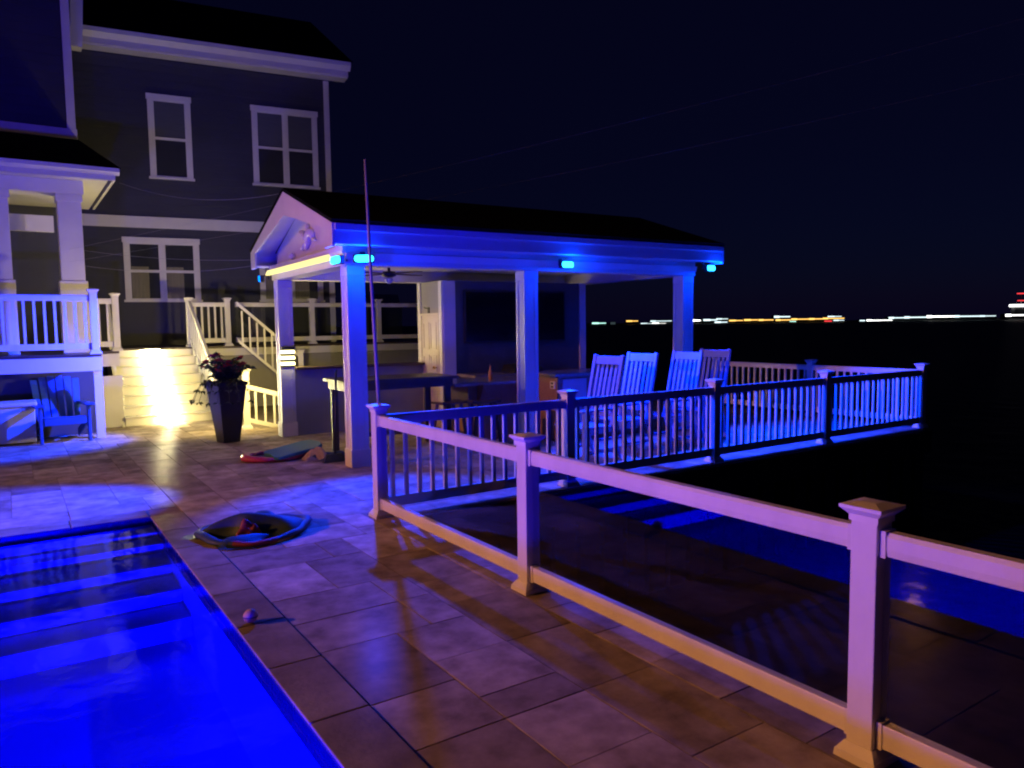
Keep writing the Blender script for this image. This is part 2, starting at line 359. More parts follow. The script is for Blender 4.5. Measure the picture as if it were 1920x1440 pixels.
MB().box(L - pw - .03, L + .03, pw + .031, D - pw - .031, 2.421, 2.64).build('gable_beam', TRIM, pav, bevel=.006)
m = MB(); m.prism([(-.075, 2.56), (-.032, 2.56), (-.032, 2.48), (-.045, 2.48)], 'x', -.03, L + .03); m.build('beam_moulding', TRIM, pav)
m = MB(); m.box(-.062, -.032, -.03, D + .03, 2.58, 2.638); m.prism([(-.075, 2.578), (-.032, 2.578), (-.032, 2.5), (-.04, 2.5)], 'y', -.03, D + .03); m.build('gable_moulding', TRIM, pav)
MB().box(pw + .031, L - pw - .031, pw + .031, D - pw - .031, 2.6, 2.63).build('ceiling', TRIM, pav)
# roof, eaves
ov, og = .3, .24; ap = 3.5; e0 = 2.86; mid = D / 2
sl = (ap - e0) / (mid + ov)
for sgn in (0, 1):
    y0 = -ov if not sgn else D + ov
    P = [(y0, e0 + .005), (mid, ap + .005), (mid, ap + .05), (y0 - (.03 if not sgn else -.03), e0 + .04)]
    MB().prism(P, 'x', -og - .04, L + .12 + og).build('roof_slope', SHINGLE, pav)
f = MB(); f.box(-og, L + .1 + og, -ov, -ov + .03, 2.63, e0); f.box(-og, L + .1 + og, -ov - .02, -ov - .001, e0 - .08, e0 - .002); f.build('eave_fascia', TRIM, pav, bevel=.004)
MB().box(-og, L + .1 + og, D + ov - .03, D + ov, 2.63, e0).build('eave_fascia', TRIM, pav)
MB().box(-og + .03, L + .1 + og - .03, -ov + .031, -.031, 2.632, 2.65).build('eave_soffit', TRIM, pav)
MB().box(-og + .03, L + .1 + og - .03, D + .031, D + ov - .031, 2.632, 2.65).build('eave_soffit', TRIM, pav)
for ux in (-og - .032, L + .1 + og + .002):
    bw = .27
    for sgn in (-1, 1):
        y0 = mid + sgn * (mid + ov)
        q = [(y0, e0), (mid, ap), (mid, ap - bw * 1.15), (mid + sgn * (mid + ov - .27), e0 - .03), (mid + sgn * (mid + ov - .27), 2.6), (y0, 2.6)]
        MB().prism(q, 'x', ux, ux + .03).build('barge_board', TRIM, pav, bevel=.003)
for ux in (.06, L - .1):
    MB().prism([(-.02, 2.641), (D + .02, 2.641), (D + .02, e0 + .0), (mid, ap - .04), (-.02, e0 + .0)], 'x', ux, ux + .03).build('gable_panel', TRIM, pav)
for sgn in (-1, 1):   # boxed soffit behind the barge boards
    y0 = mid + sgn * (mid + ov - .02)
    MB().prism([(y0, e0 - .03), (mid, ap - .02), (mid, ap - .05), (y0, e0 - .06)], 'x', -og, .06).build('rake_soffit', TRIM, pav)
# sea ornament in the gable: a curled fish with fins and a shell
orn = MB()
pts = [(.03, mid - .30 + .05 * k, 2.86 + .1 * math.sin(k * .6)) for k in range(9)]
orn.tube(pts, [.02, .045, .06, .07, .068, .055, .04, .028, .015], 8)
orn.tube([(.03, mid + .1, 2.88), (.03, mid + .22, 3.0), (.03, mid + .26, 2.98)], [.015, .045, .01], 6); orn.tube([(.03, mid + .1, 2.86), (.03, mid + .22, 2.78), (.03, mid + .26, 2.8)], [.015, .04, .01], 6)
orn.tube([(.03, mid - .12, 2.94), (.03, mid - .04, 3.06), (.03, mid + .02, 3.08)], [.03, .045, .012], 6); orn.tube([(.03, mid - .3, 2.86), (.03, mid - .4, 2.84)], [.03, .008], 6)
MB().lathe([(.01, -.05), (.06, -.02), (.05, .02), (.01, .05)], .03, mid + .72, 8, 2.72).build('shell_ornament', TRIM, pav, smooth=True)
orn.build('gable_ornament', TRIM, pav, smooth=True)
# half wall and store room behind
hw = MB(); hw.box(pw + .023, 2.42, D - .14, D - .02, 0, 1.03); hw.build('half_wall', STUCCO, pav)
MB().box(pw + .026, 2.418, D - .24, D + .04, 1.031, 1.07).build('wall_cap', DARKWOOD, pav, bevel=.004)
MB().box(2.42, 2.5, D - .09, D + .02, 0, 2.42).build('rear_trim_post', TRIM, pav)
WV = 2.4
st = MB(); st.box(2.44, 2.5, WV, D - .092, 0, 2.42); st.build('store_wall', STUCCO, pav); MB().box(2.501, 5.2, WV, WV + .06, 0, 2.42).build('kitchen_wall', mat('dark_wall_tile', (.1, .1, .11), .5, .15, 5, .1, 30), pav)
MB().box(2.415, 2.44, WV - .012, WV + .1, .002, 2.419).build('corner_board', TRIM, pav)
MB().box(2.441, 2.66, WV - .03, WV - .001, .002, 2.419).build('corner_board', TRIM, pav)
MB().box(5.201, 5.33, WV - .03, WV + .09, .002, 2.419).build('corner_board', TRIM, pav)
dr = MB().box(2.42, 2.439, WV + .13, WV + .76, .01, 1.86).build('door', DOORM, pav)
m = MB(); m.box(2.41, 2.4395, WV + .105, WV + .129, .005, 1.9); m.box(2.41, 2.4395, WV + .761, WV + .785, .005, 1.9); m.box(2.41, 2.4395, WV + .13, WV + .76, 1.862, 1.9); m.build('door_frame', DOORM, dr)
for k in range(3):
    for a, c_ in ((WV + .2, WV + .42), (WV + .47, WV + .69)):
        z0 = .2 + .55 * k; m = MB(); e = .02
        m.box(2.412, 2.4195, a, a + e, z0, z0 + .45); m.box(2.412, 2.4195, c_ - e, c_, z0, z0 + .45); m.box(2.412, 2.4195, a + e, c_ - e, z0, z0 + e); m.box(2.412, 2.4195, a + e, c_ - e, z0 + .45 - e, z0 + .45); m.build('door_panel', DOORM, dr)
m = MB().lathe([(.008, 0), (.01, .03), (.026, .045), (.03, .06), (.02, .075), (.004, .08)], n=14)
m.v = [(2.419 - z_, WV + .2 + x_, 1.0 + y_) for (x_, y_, z_) in m.v]; m.build('door_knob', BRASS, dr, smooth=True)
hk = MB().box(2.425, 2.439, D - .42, D - .36, 1.86, 2.0).tube([(2.425, D - .39, 1.98), (2.36, D - .39, 1.99), (2.35, D - .39, 2.01)], .007, 6).build('coat_hook', BLACK, pav)

def W(u, v, z=0): c_, s_ = math.cos(PA), math.sin(PA); return (PO[0] + u * c_ - v * s_, PO[1] + u * s_ + v * c_, z)
tv = thing('television', 'wide dark television on the rear wall of the pavilion', 'television', W(3.83, WV - .005, 1.83), PA)
MB().box(-1.02, 1.02, -.055, -.012, -.44, .44).build('bezel', BLACK, tv, bevel=.006)
MB().box(-.99, .99, -.0585, -.0555, -.41, .41).build('screen', SCREEN, tv); MB().box(-.2, .2, -.011, 0, -.2, .2).build('bracket', BLACK, tv)
rc = thing('back_counter', 'low dark kitchen counter below the television', 'counter', W(3.85, WV - .36, 0), PA)
MB().box(-1.15, 1.15, -.27, .3, .01, .86).build('cabinet', DARKWOOD, rc, bevel=.004); MB().box(-1.2, 1.2, -.32, .32, .861, .9).build('counter_top', STONETOP, rc, bevel=.005)
tp = thing('cooktop', 'small dark cooktop with raised lid on the back counter', 'grill', W(3.75, WV - .35, .901), PA)
MB().box(-.3, .3, -.2, .2, 0, .05).build('body', BLACK, tp, bevel=.01); MB().prism([(-.2, .051), (.2, .051), (.16, .13), (-.02, .14)], 'x', -.29, .29).build('lid', BLACK, tp, bevel=.01)
# pub table
pt = thing('pub_table', 'tall dark wooden pub table behind the nearest pavilion post', 'table', W(.95, 1.05, 0), PA)
for k in range(5): MB().box(-.82, .82, -.42 + .17 * k, -.254 + .17 * k, .96, 1.0).build('top_board', DARKWOOD, pt, bevel=.003)
m = MB(); m.box(-.76, .76, -.38, -.35, .86, .959); m.box(-.76, .76, .35, .38, .86, .959); m.box(-.76, -.73, -.349, .349, .86, .959); m.box(.73, .76, -.349, .349, .86, .959); m.build('apron', DARKWOOD, pt)
for a in (-.7, .7):
    for c_ in (-.32, .32): MB().box(a - .045, a + .045, c_ - .029, c_ + .029, .002, .859).build('leg', DARKWOOD, pt, bevel=.004)
MB().box(-.654, .654, -.02, .02, .2, .26).build('stretcher', DARKWOOD, pt)
def stool(label, loc, rz):
    s_ = thing('bar_stool', label, 'stool', loc, PA + rz, 'backless stools in the pavilion')
    top = MB()
    n_ = 8
    prof = [(-.2 + .4 * k / n_, .0 + .025 * (abs(k / n_ - .5) * 2) ** 2) for k in range(n_ + 1)]
    top.prism([(x_, .655 + h) for x_, h in prof] + [(.2, .645), (-.2, .645)], 'y', -.14, .14); top.build('seat', DARKWOOD, s_)
    for a in (-1, 1):
        for c_ in (-1, 1): MB().bar((a * .2, c_ * .16, .002), (a * .13, c_ * .09, .645), .04, .04).build('leg', DARKWOOD, s_)
    for a in (-1, 1): MB().bar((a * .172, -.13, .24), (a * .172, .13, .24), .025, .03).build('rung', DARKWOOD, s_)
stool('dark backless stool at the end of the pub table', W(1.52, .42), R(8))
stool('dark backless stool in front of the wooden bar island', W(1.98, .28), R(-12))
# bar island
bi = thing('bar_island', 'wooden bar island with stone top and flared side brackets', 'bar', W(2.55, 1.25, 0), PA)
MB().box(-.45, .62, -.3, .3, .01, .83).build('base', WOOD, bi, bevel=.004)
MB().box(-.78, .8, -.52, .45, .831, .875).build('counter_top', STONETOP, bi, bevel=.006)
for a in (-.3, .45): MB().prism([(-.301, .45), (-.301, .829), (-.48, .829), (-.48, .78)], 'x', a, a + .05).build('bracket', WOOD, bi)
bo = thing('bottle', 'slim amber bottle standing on the bar island', 'bottle', W(2.52, 1.02, .876), 0)
MB().lathe([(.028, 0), (.03, .02), (.03, .12), (.012, .17), (.012, .215)], n=14).build('glass_body', mat('amber_glass', (.5, .2, .05), .15, .1), bo, smooth=True); MB().lathe([(.014, .216), (.014, .24)], n=12).build('cap', BLACK, bo)
# side bar between the front posts
sb = thing('serving_bar', 'blue lit serving bar between the front posts', 'bar', W(3.15, .34, 0), PA)
MB().box(0, 1.55, -.16, .4, .01, .95).build('cabinet', WOOD, sb, bevel=.004)
for k in range(3): MB().box(.07 + .5 * k, .5 + .5 * k, -.178, -.161, .08, .9).build('front_panel', TRIM, sb, bevel=.004)
MB().box(-.16, 1.75, -.32, .46, .951, .99).build('counter_top', STONETOP, sb, bevel=.005)
ou = MB().box(-.022, -.001, -.1, .02, .76, .87).build('outlet_box', TRIM, sb, bevel=.006)
m = MB(); m.box(-.0245, -.0225, -.07, -.01, .775, .805); m.box(-.0245, -.0225, -.07, -.01, .825, .855); m.build('socket', BLACK, ou)
# ceiling fan
fn = thing('ceiling_fan', 'dark ceiling fan with small globe hanging inside the pavilion', 'fan', W(1.15, 1.5, 2.599), PA)
MB().lathe([(.06, -.0), (.06, -.03), (.02, -.04), (.02, -.12), (.09, -.13), (.1, -.19), (.05, -.21)], n=16).build('motor', BLACK, fn, smooth=True)
fg = MB().lathe([(.02, -.211), (.055, -.23), (.06, -.26), (.04, -.29), (.01, -.3)], n=16).build('globe', TRIM, fn, smooth=True)
bl = MB().prism([(.1, -.03), (.2, -.06), (.6, -.07), (.62, .05), (.2, .055), (.1, .03)], 'z', -.165, -.155).mesh('blade', DARKWOOD)
for k in range(4): link('blade', bl, fn, rotz=R(90 * k + 20))
# flood lamps
def flood(label, loc, aim, power, spill, lensmat, size=105):
    th = thing('flood_lamp', label, 'lamp', loc, 0, 'blue flood lamps under the pavilion eaves')
    a = Vector(aim).normalized(); h = Vector((a.x, a.y, 0)).normalized(); side = Vector((-h.y, h.x, 0))
    q = Matrix((side, h, Vector((0, 0, 1)))).transposed()
    def bb(mb): mb.v = [tuple(q @ Vector(v)) for v in mb.v]; return mb
    bb(MB().box(-.03, .03, -.11, -.095, -.01, .09)).build('mount', BLACK, th); bb(MB().tube([(0, -.1, .05), (0, -.04, .05), (0, -.01, .02)], .012, 8)).build('arm', BLACK, th)
    bb(MB().box(-.12, .12, -.035, .018, -.05, .05)).build('housing', BLACK, th, bevel=.012)
    prof = []
    ln = MB()
    for k in range(12): t_ = 2 * math.pi * k / 12; prof.append((.07 * (1 if math.cos(t_) > 0 else -1) + .04 * math.cos(t_), .042 * math.sin(t_)))
    ln.prism(prof, 'y', .0185, .045); bb(ln).build('lens', lensmat, th)
    p = a * .11
    lamp('flood_beam', 'SPOT', th, p + Vector((0, 0, -.01)), power, BLUE, aim, size, .6, .03)
    if spill: lamp('flood_spill', 'POINT', th, h * .12 + Vector((0, 0, -.03)), spill, BLUE, radius=.04)
    return th
flood('blue flood lamp on the gable corner facing the house', (W(-.12, -.02)[0], W(-.12, -.02)[1], 2.47), (-1, -.05, -.62), 4300, 14, LENS, 46)
flood('bright blue flood lamp beside the nearest pavilion post', (W(.13, -.2)[0], W(.13, -.2)[1], 2.48), (-.28, -1, -1.3), 1500, 42, LENS, 70)
flood('blue flood lamp above the middle pavilion post', (W(3.03, -.2)[0], W(3.03, -.2)[1], 2.5), (.25, -1, -1.05), 2200, 38, LENS, 104)
flood('blue flood lamp at the far right end of the eave', (W(5.78, -.2)[0], W(5.78, -.2)[1], 2.53), (.3, -1, -.95), 2500, 34, LENS, 104)
flood('small dim blue flood lamp at the far left gable corner', (W(-.16, 3.42)[0], W(-.16, 3.42)[1], 2.45), (-1, .36, -.5), 4200, 5, LENSB, 58)
# added glow strip imitating lit gable trim; louvred lantern on the far post
lb = thing('lit_trim_strip', 'glowing strip added as warm lit trim along the pavilion gable beam', 'light', (W(-.062, 0)[0], W(-.062, 0)[1], 0), PA)
MB().prism([(-.05, 2.50), (.0, 2.50), (.0, 2.575), (-.018, 2.575)], 'y', .42, D + .1).build('glowing_trim', TRIMGLOW, lb); MB().box(-.02, 0.0, .42, D + .1, 2.5755, 2.584).build('housing', TRIM, lb)  # glowing trim face and its plain top edge, no lamp inside
lt = thing('post_lantern', 'bright louvred lantern on the far left pavilion post', 'lamp', (W(.1, D - pw - .06)[0], W(.1, D - pw - .06)[1], 1.1), PA)
MB().box(-.1, .1, .02, .058, -.02, .3).build('back_plate', BLACK, lt)
for k in range(3): MB().prism([(-.05, .02 + .09 * k), (.019, .02 + .09 * k), (.019, .06 + .09 * k), (-.02, .06 + .09 * k)], 'x', -.11, .09).build('louvre', LOUVRE, lt)
MB().box(-.1, .1, -.03, .019, .265, .3).build('hood', BLACK, lt)
lamp('lantern_fill', 'POINT', lt, (.12, .3, .3), 45, (1.0, .74, .22), radius=.06)
lamp('lantern_light', 'SPOT', lt, (-.2, .3, .2), 290, (1.0, .74, .22), (-.35, 1, -.16), 135, .8, .07)

# ------------------------------------------------------------------ house
HA = R(-8); HO = (1.35, 18.8, 0)
house = thing('house', 'large grey two storey house with white trim and porch', 'house', HO, HA)
sd = MB()
prof = [(0.6, 0)]
z = .0
pl = []
while z < 7.62: pl += [(-.016, z), (-.004, min(z + .16, 7.64))]; z += .16
sd.prism([(.4, 0)] + pl + [(.4, 7.64)], 'x', -.6, 5.5); sd.box(5.2, 5.499, .401, 8, 0, 7.6)
sd.build('wall', SIDING, house)
def hbox(name, x0, x1, z0, z1, m=TRIM, d=.03, par=None, y=-.018): return MB().box(x0, x1, y - d, y, z0, z1).build(name, m, par or house, bevel=.004)
hbox('corner_board', 5.38, 5.51, 0, 7.63, d=.025)
hbox('belt_board', -.4, 5.37, 3.94, 4.19, d=.04)
ev = MB(); ev.box(-.5, 5.9, -.42, -.38, 7.68, 7.98); ev.box(-.5, 5.9, -.379, -.02, 7.655, 7.68); ev.prism([(-.52, 7.9), (-.421, 7.8), (-.421, 7.99), (-.52, 7.99)], 'x', -.5, 5.95); ev.build('eave_fascia', TRIM, house)
MB().prism([(-.54, 7.992), (4.2, 10.6), (4.2, 10.5), (-.54, 7.985)], 'x', -.5, 6.0).build('roof', SHINGLE, house)
def window(x0, x1, z0, z1, double, curtain=False, blind=False):
    w_ = MB(); t_ = .1
    w_.box(x0, x0 + t_, -.06, -.0185, z0 + .05, z1 - .12); w_.box(x1 - t_, x1, -.06, -.0185, z0 + .05, z1 - .12); w_.box(x0 - .02, x1 + .02, -.07, -.0186, z1 - .119, z1); w_.box(x0 - .03, x1 + .03, -.085, -.0184, z0, z0 + .049)
    if double: w_.box((x0 + x1) / 2 - .04, (x0 + x1) / 2 + .04, -.055, -.0187, z0 + .05, z1 - .12)
    wo = w_.build('window', TRIM, house)
    MB().box(x0 + t_, x1 - t_, -.0185, -.017, z0 + .05, z1 - .12).build('dark_room', INROOM, wo)
    spans = [(x0 + t_, (x0 + x1) / 2 - .04), ((x0 + x1) / 2 + .04, x1 - t_)] if double else [(x0 + t_, x1 - t_)]
    zm = (z0 + z1) / 2 - .03
    for a, c_ in spans:
        for za, zb in ((z0 + .05, zm), (zm, z1 - .12)):
            fr = MB(); e = .03; fr.box(a, a + e, -.045, -.022, za, zb); fr.box(c_ - e, c_, -.045, -.022, za, zb); fr.box(a + e, c_ - e, -.045, -.022, za, za + e); fr.box(a + e, c_ - e, -.045, -.022, zb - e, zb); fr.build('sash', TRIM, wo)
            MB().box(a + e, c_ - e, -.036, -.033, za + e, zb - e).build('pane', PANE, wo)
        if not curtain: MB().box(a + .03, c_ - .03, -.024, -.0195, zm + .05, z1 - .13).build('blind', BLIND, wo)
        if curtain: MB().box(a + .04, a + .04 + (c_ - a) * .55, -.024, -.0195, z0 + .08, zm + .1).build('curtain', CURTAIN, wo)
    return wo
window(1.5, 2.38, 5.03, 6.88, False); window(3.69, 5.2, 5.03, 6.87, True); window(.88, 2.43, 2.3, 3.73, True, True); window(3.74, 5.22, 2.3, 3.73, True, True)
HI = Matrix.Translation(HO) @ Matrix.Rotation(HA, 4, 'Z'); HI = HI.inverted()
def world_part(mb, name, m, par=None, bevel=0, smooth=False):
    mb.v = [tuple(HI @ Vector(v)) for v in mb.v]; return mb.build(name, m, par or house, smooth, bevel)
# wing on the left, in world coordinates
wing = MB(); pl = []; z = 5.3
while z < 10.4: pl += [(16.484, z), (16.496, min(z + .16, 10.4))]; z += .16
wing.prism([(17, 5.3)] + pl + [(17, 10.4)], 'x', -6, 1.25); wing.box(1.0, 1.249, 17.001, 18.7, 5.3, 10.4)
world_part(wing, 'wing_wall', SIDING)
world_part(MB().box(1.13, 1.27, 16.45, 16.482, 5.44, 10.4), 'wing_corner_board', TRIM, bevel=.004); world_part(MB().box(1.251, 1.275, 16.483, 16.6, 5.44, 10.4), 'wing_corner_board', TRIM)
world_part(MB().box(-6, 1.29, 16.44, 16.52, 5.26, 5.438), 'wing_base_trim', TRIM, bevel=.004)
# rake of the wing's gable return
world_part(MB().hexa([(1.32, 17.2, 7.2), (1.52, 17.2, 7.2), (1.52, 17.5, 7.2), (1.32, 17.5, 7.2), (1.44, 17.2, 10.3), (1.7, 17.2, 10.3), (1.7, 17.5, 10.3), (1.44, 17.5, 10.3)]), 'rake_board', TRIM)
world_part(MB().box(-6, 1.0, 17.6, 17.65, 1.3, 5.3), 'porch_back_wall', SIDING)
# porch
def pcol(x):
    c_ = world_part(MB().box(x, x + .34, 14.3, 14.64, 1.32, 3.9), 'porch_column', TRIM, bevel=.006)
    world_part(MB().box(x - .03, x + .37, 14.27, 14.67, 1.322, 2.5), 'column_casing', TRIM, c_, bevel=.005); world_part(MB().box(x - .02, x + .36, 14.28, 14.66, 3.78, 3.9), 'column_capital', TRIM, c_, bevel=.005)
pcol(.78); pcol(-.22); pcol(-2.8)
world_part(MB().box(-6, 1.16, 14.26, 14.68, 3.901, 4.12), 'porch_beam', TRIM, bevel=.005)
world_part(MB().box(-.15, .78, 15.6, 15.7, 3.42, 3.7), 'porch_inner_beam', TRIM)
world_part(MB().box(-6, 1.5, 14.05, 17.55, 4.121, 4.16), 'porch_soffit', TRIM)
m = MB(); m.box(-6, 1.6, 13.96, 14.0, 4.12, 4.3); m.box(1.56, 1.6, 14.001, 17.5, 4.12, 4.3); m.prism([(13.9, 4.25), (13.959, 4.2), (13.959, 4.31), (13.9, 4.31)], 'x', -6, 1.66); world_part(m, 'porch_fascia', TRIM)
world_part(MB().add([(-6, 13.88, 4.312), (1.68, 13.88, 4.312), (1.68, 17.0, 4.312), (1.3, 16.44, 5.25), (-6, 16.44, 5.25)], [(0, 1, 3, 4), (1, 2, 3)]), 'porch_roof', SHINGLE)

# ------------------------------------------------------------------ raised deck with stairs
DZ = 1.32
deck = thing('raised_deck', 'raised white trimmed deck of the house behind the stairs', 'deck', (0, 0, 0))
m = MB(); m.box(-6, 1.2, 13.3, 18.6, DZ - .04, DZ); m.box(1.201, 1.6, 14.7, 18.6, DZ - .04, DZ); m.box(1.601, 9.0, 16.4, 18.4, DZ - .04, DZ); m.build('deck_floor', DARKWOOD, deck)
MB().box(-6, 1.2, 13.27, 13.299, DZ - .26, DZ - .045).build('fascia_board', TRIM, deck); MB().box(1.2, 1.6, 14.66, 14.699, DZ - .26, DZ - .045).build('fascia_board', TRIM, deck); MB().box(3.1, 9, 16.36, 16.399, DZ - .2, DZ - .045).build('fascia_board', TRIM, deck)
m = MB(); m.box(-6, 1.15, 14.0, 14.05, 0, 1.05); m.build('under_wall', SIDING, deck)
m = MB(); m.box(3.1, 9, 16.44, 16.5, 0, DZ - .21); m.build('skirt_wall', STUCCO, deck)
MB().box(1.2, 1.62, 14.6, 14.658, 0, .9).build('side_panel', TRIM, deck, bevel=.004); MB().box(1.08, 1.199, 13.32, 13.44, 0, DZ - .27).build('deck_leg', TRIM, deck); MB().box(-2.5, -2.38, 13.32, 13.44, 0, DZ - .27).build('deck_leg', TRIM, deck)
stairs = thing('staircase', 'white wooden stairs glowing yellow under a row of step lights', 'stairs', (1.63, 14.55, 0))
NR = 8; rh = DZ / NR; rd = .24; SWD = 1.46
SL = emat('step_led', (1.0, .88, .5), 320)
for k in range(NR):
    y0 = rd * k
    rs = MB().box(0, SWD, y0 + .02, y0 + .045, rh * k + (.002 if k == 0 else .001), rh * (k + 1) - .031).build('riser', RISER, stairs)
    if k < NR - 1: MB().box(-.01, SWD + .01, y0 - .028, y0 + rd + .019, rh * (k + 1) - .03, rh * (k + 1)).build('tread', RISER, stairs, bevel=.006)
    MB().box(.56, .86, y0 - .004, y0 + .0195, rh * (k + 1) - .075, rh * (k + 1) - .034).build('step_light', SL, rs)
    lamp('step_glow', 'POINT', stairs, (.7, y0 - .07, rh * (k + 1) - .07), 22, (1.0, .8, .3), radius=.035)
for x_ in (-.052, SWD + .012): MB().prism([(-.02, 0), (rd * NR, 0), (rd * NR, DZ - .05), (rd * (NR - 1), DZ - .05)], 'x', x_, x_ + .04).build('stringer', RISER, stairs)
def slope_rail(name, label, p0, p1, step=.13, post0=True, post1=True, h=.86):
    """stair rail between two ground points (world), pickets upright"""
    a = Vector(p0); c_ = Vector(p1); th = thing(name, label, 'railing', p0, 0, None); d = c_ - a; L_ = Vector((d.x, d.y, 0)).length; ang = math.atan2(d.y, d.x); th.rotation_euler.z = ang
    s_ = d.z / L_
    if post0: rail_post(th, 0, True)
    if post1: p = rail_post(th, L_, True); p.location.z = d.z
    MB().hexa([(.054, -.028, h), (L_ - .054, -.028, h + s_ * L_), (L_ - .054, .028, h + s_ * L_), (.054, .028, h), (.054, -.028, h + .075), (L_ - .054, -.028, h + .075 + s_ * L_), (L_ - .054, .028, h + .075 + s_ * L_), (.054, .028, h + .075)]).build('top_rail', VINYL, th)
    MB().hexa([(.054, -.022, .1), (L_ - .054, -.022, .1 + s_ * L_), (L_ - .054, .022, .1 + s_ * L_), (.054, .022, .1), (.054, -.022, .17), (L_ - .054, -.022, .17 + s_ * L_), (L_ - .054, .022, .17 + s_ * L_), (.054, .022, .17)]).build('bottom_rail', VINYL, th)
    k = int(L_ / step)
    kz = (h - .135) / .665
    for q in range(1, k):
        o = link('picket', pick_me, th, loc=(L_ * q / k, 0, s_ * L_ * q / k + .135 - .165 * kz)); o.scale = (1, 1, kz)
    return th
slope_rail('stair_railing', 'sloping white railing on the right side of the glowing stairs', (3.18, 14.75, 0), (3.1, 16.42, DZ), post1=False)
slope_rail('stair_railing', 'sloping white railing on the left side of the glowing stairs', (1.56, 14.95, .25), (1.6, 16.1, DZ), post0=False, post1=False)
slope_rail('stair_railing', 'white railing sloping down to the pavilion from the deck', (3.86, 15.9, DZ - .02), (5.1, 15.6, .22), post0=False)
slope_rail('stair_railing', 'low white railing sloping to the ground beside the far pavilion post', (3.28, 12.95, 0), (4.3, 12.75, -.28), h=.66)
def deck_rail(label, loc, ang, posts, kind='picket', skip=(), step=.13):
    return railing('deck_railing', label, loc, ang, posts, kind, None, skip, step)
deck_rail('white picket railing on the porch deck above the blue chair', (-2.55, 13.36, DZ), 0, [0, 1.85, 3.68])
deck_rail('short white picket railing left of the stair top', (1.2, 14.76, DZ), 0, [0, .38], skip=(0,))
deck_rail('short white picket railing right of the stair top', (3.1, 16.45, DZ), 0, [0, .75], step=.12)
deck_rail('white glass panelled deck railing seen through the pavilion', (3.96, 16.45, DZ), 0, [0, 1.7, 3.3, 4.9], 'glass', skip=(0,))
# grill and cart on the deck behind the pavilion
gc = thing('deck_grill', 'dark grill with handles on the deck behind the pavilion', 'grill', (7.6, 17.2, DZ))
MB().box(-.5, .5, -.28, .28, .1, .85).build('cabinet', BLACK, gc, bevel=.01); MB().prism([(-.28, .851), (.28, .851), (.22, 1.1), (-.1, 1.15)], 'x', -.48, .48).build('hood', mat('steel', (.4, .4, .42), .3, .1, 6, metal=1), gc, bevel=.01)
MB().tube([(-.35, -.3, .92), (-.35, -.34, .92), (.35, -.34, .92), (.35, -.3, .92)], .012, 8).build('handle', VINYL, gc)

# ------------------------------------------------------------------ things on the terrace and patio
def slat_chair(label, loc, rz):
    th = thing('slat_back_chair', label, 'chair', loc, rz, 'tall slat chairs on the terrace, coloured blue as if floodlit')
    # local: faces +x, back at x=0; y across
    hwid = .24
    def bk(z_): return -.02 - .2 * max(0, (z_ - .42)) / .86 - .12 * max(0, (.42 - z_)) / .42
    for s_ in (-1, 1):
        y_ = s_ * hwid
        p = MB(); p.bar((bk(0), y_, .0), (bk(.42), y_, .42), .05, .045, (1, 0, 0)); p.bar((bk(.42), y_, .42), (bk(1.28), y_, 1.29), .05, .042, (1, 0, 0)); p.build('back_post', CHAIRW, th, bevel=.006)
        MB().box(.42, .47, y_ - .025, y_ + .025, .0, .62).build('leg', CHAIRW, th, bevel=.005)
        MB().box(-.08, .52, y_ - .045, y_ + .045, .621, .648).build('arm', CHAIRW, th, bevel=.006)
        MB().bar((.43, y_, .36), (-.0, y_, .39), .03, .07).build('seat_rail', CHAIRW, th)
        MB().bar((-.1, y_, .12), (.42, y_, .12), .025, .035).build('side_stretcher', CHAIRW, th)
    MB().bar((bk(1.22), -hwid + .026, 1.22), (bk(1.22), hwid - .026, 1.22), .035, .11, (-.2, 0, 1)).build('top_rail', CHAIRW, th, bevel=.006)
    MB().bar((bk(.55), -hwid + .026, .55), (bk(.55), hwid - .026, .55), .03, .06).build('lower_rail', CHAIRW, th)
    for k in range(5):
        y_ = -.16 + .08 * k; MB().bar((bk(.58), y_, .581), (bk(1.16), y_, 1.164),   .042, .018, (1, 0, 0)).build('back_slat', CHAIRW, th)
    for k in range(6): MB().box(.0 + .083 * k, .072 + .083 * k, -.27 if k > 0 else -.21, .27 if k > 0 else .21, .42 - .004 * (5 - k) * .5, .44 - .004 * (5 - k) * .5).build('seat_slat', CHAIRW, th, bevel=.004)
    return th
for (x_, y_, rz, lb_) in ((6.15, 7.25, 184, 'tall slat chair, coloured blue as if floodlit, nearest the middle pavilion post'), (6.98, 7.5, 186, 'second tall slat chair, coloured blue as if floodlit, from the pavilion with its edge lit bright'), (7.74, 7.4, 183, 'third tall slat chair, coloured blue as if floodlit, from the pavilion, before the right post'), (8.56, 7.6, 187, 'tall slat chair, coloured blue as if floodlit, farthest along the terrace')):
    slat_chair(lb_, (x_, y_, .004), R(rz))
# thin pole at the railing corner
pl_ = thing('thin_pole', 'thin upright pole standing at the railing corner', 'pole', (2.8, 6.32, .004))
MB().tube([(0, 0, 0), (-.03, .01, 1.1), (-.065, .02, 2.2), (-.085, .03, 3.17)], [.017, .017, .014, .012], 10).build('rod', POLEM, pl_, smooth=True)
MB().lathe([(.05, 0), (.05, .02), (.022, .035)], n=14).build('foot', BLACK, pl_); MB().box(-.1, .0, -.11, -.02, .6, .63).build('clamp', BLACK, pl_)
# broom leaning on the near post
br = thing('broom', 'black broom leaning beside the nearest pavilion post', 'broom', (3.5, 8.95, .004))
MB().tube([(-.16, .06, .06), (-.06, .2, 1.15)], .013, 8).build('handle', BLACK, br, smooth=True); MB().hexa([(-.32, .02, 0), (-.02, .02, 0), (-.02, .1, 0), (-.32, .1, 0), (-.27, .04, .1), (-.07, .04, .1), (-.07, .085, .1), (-.27, .085, .1)]).build('bristles', BLACK, br)
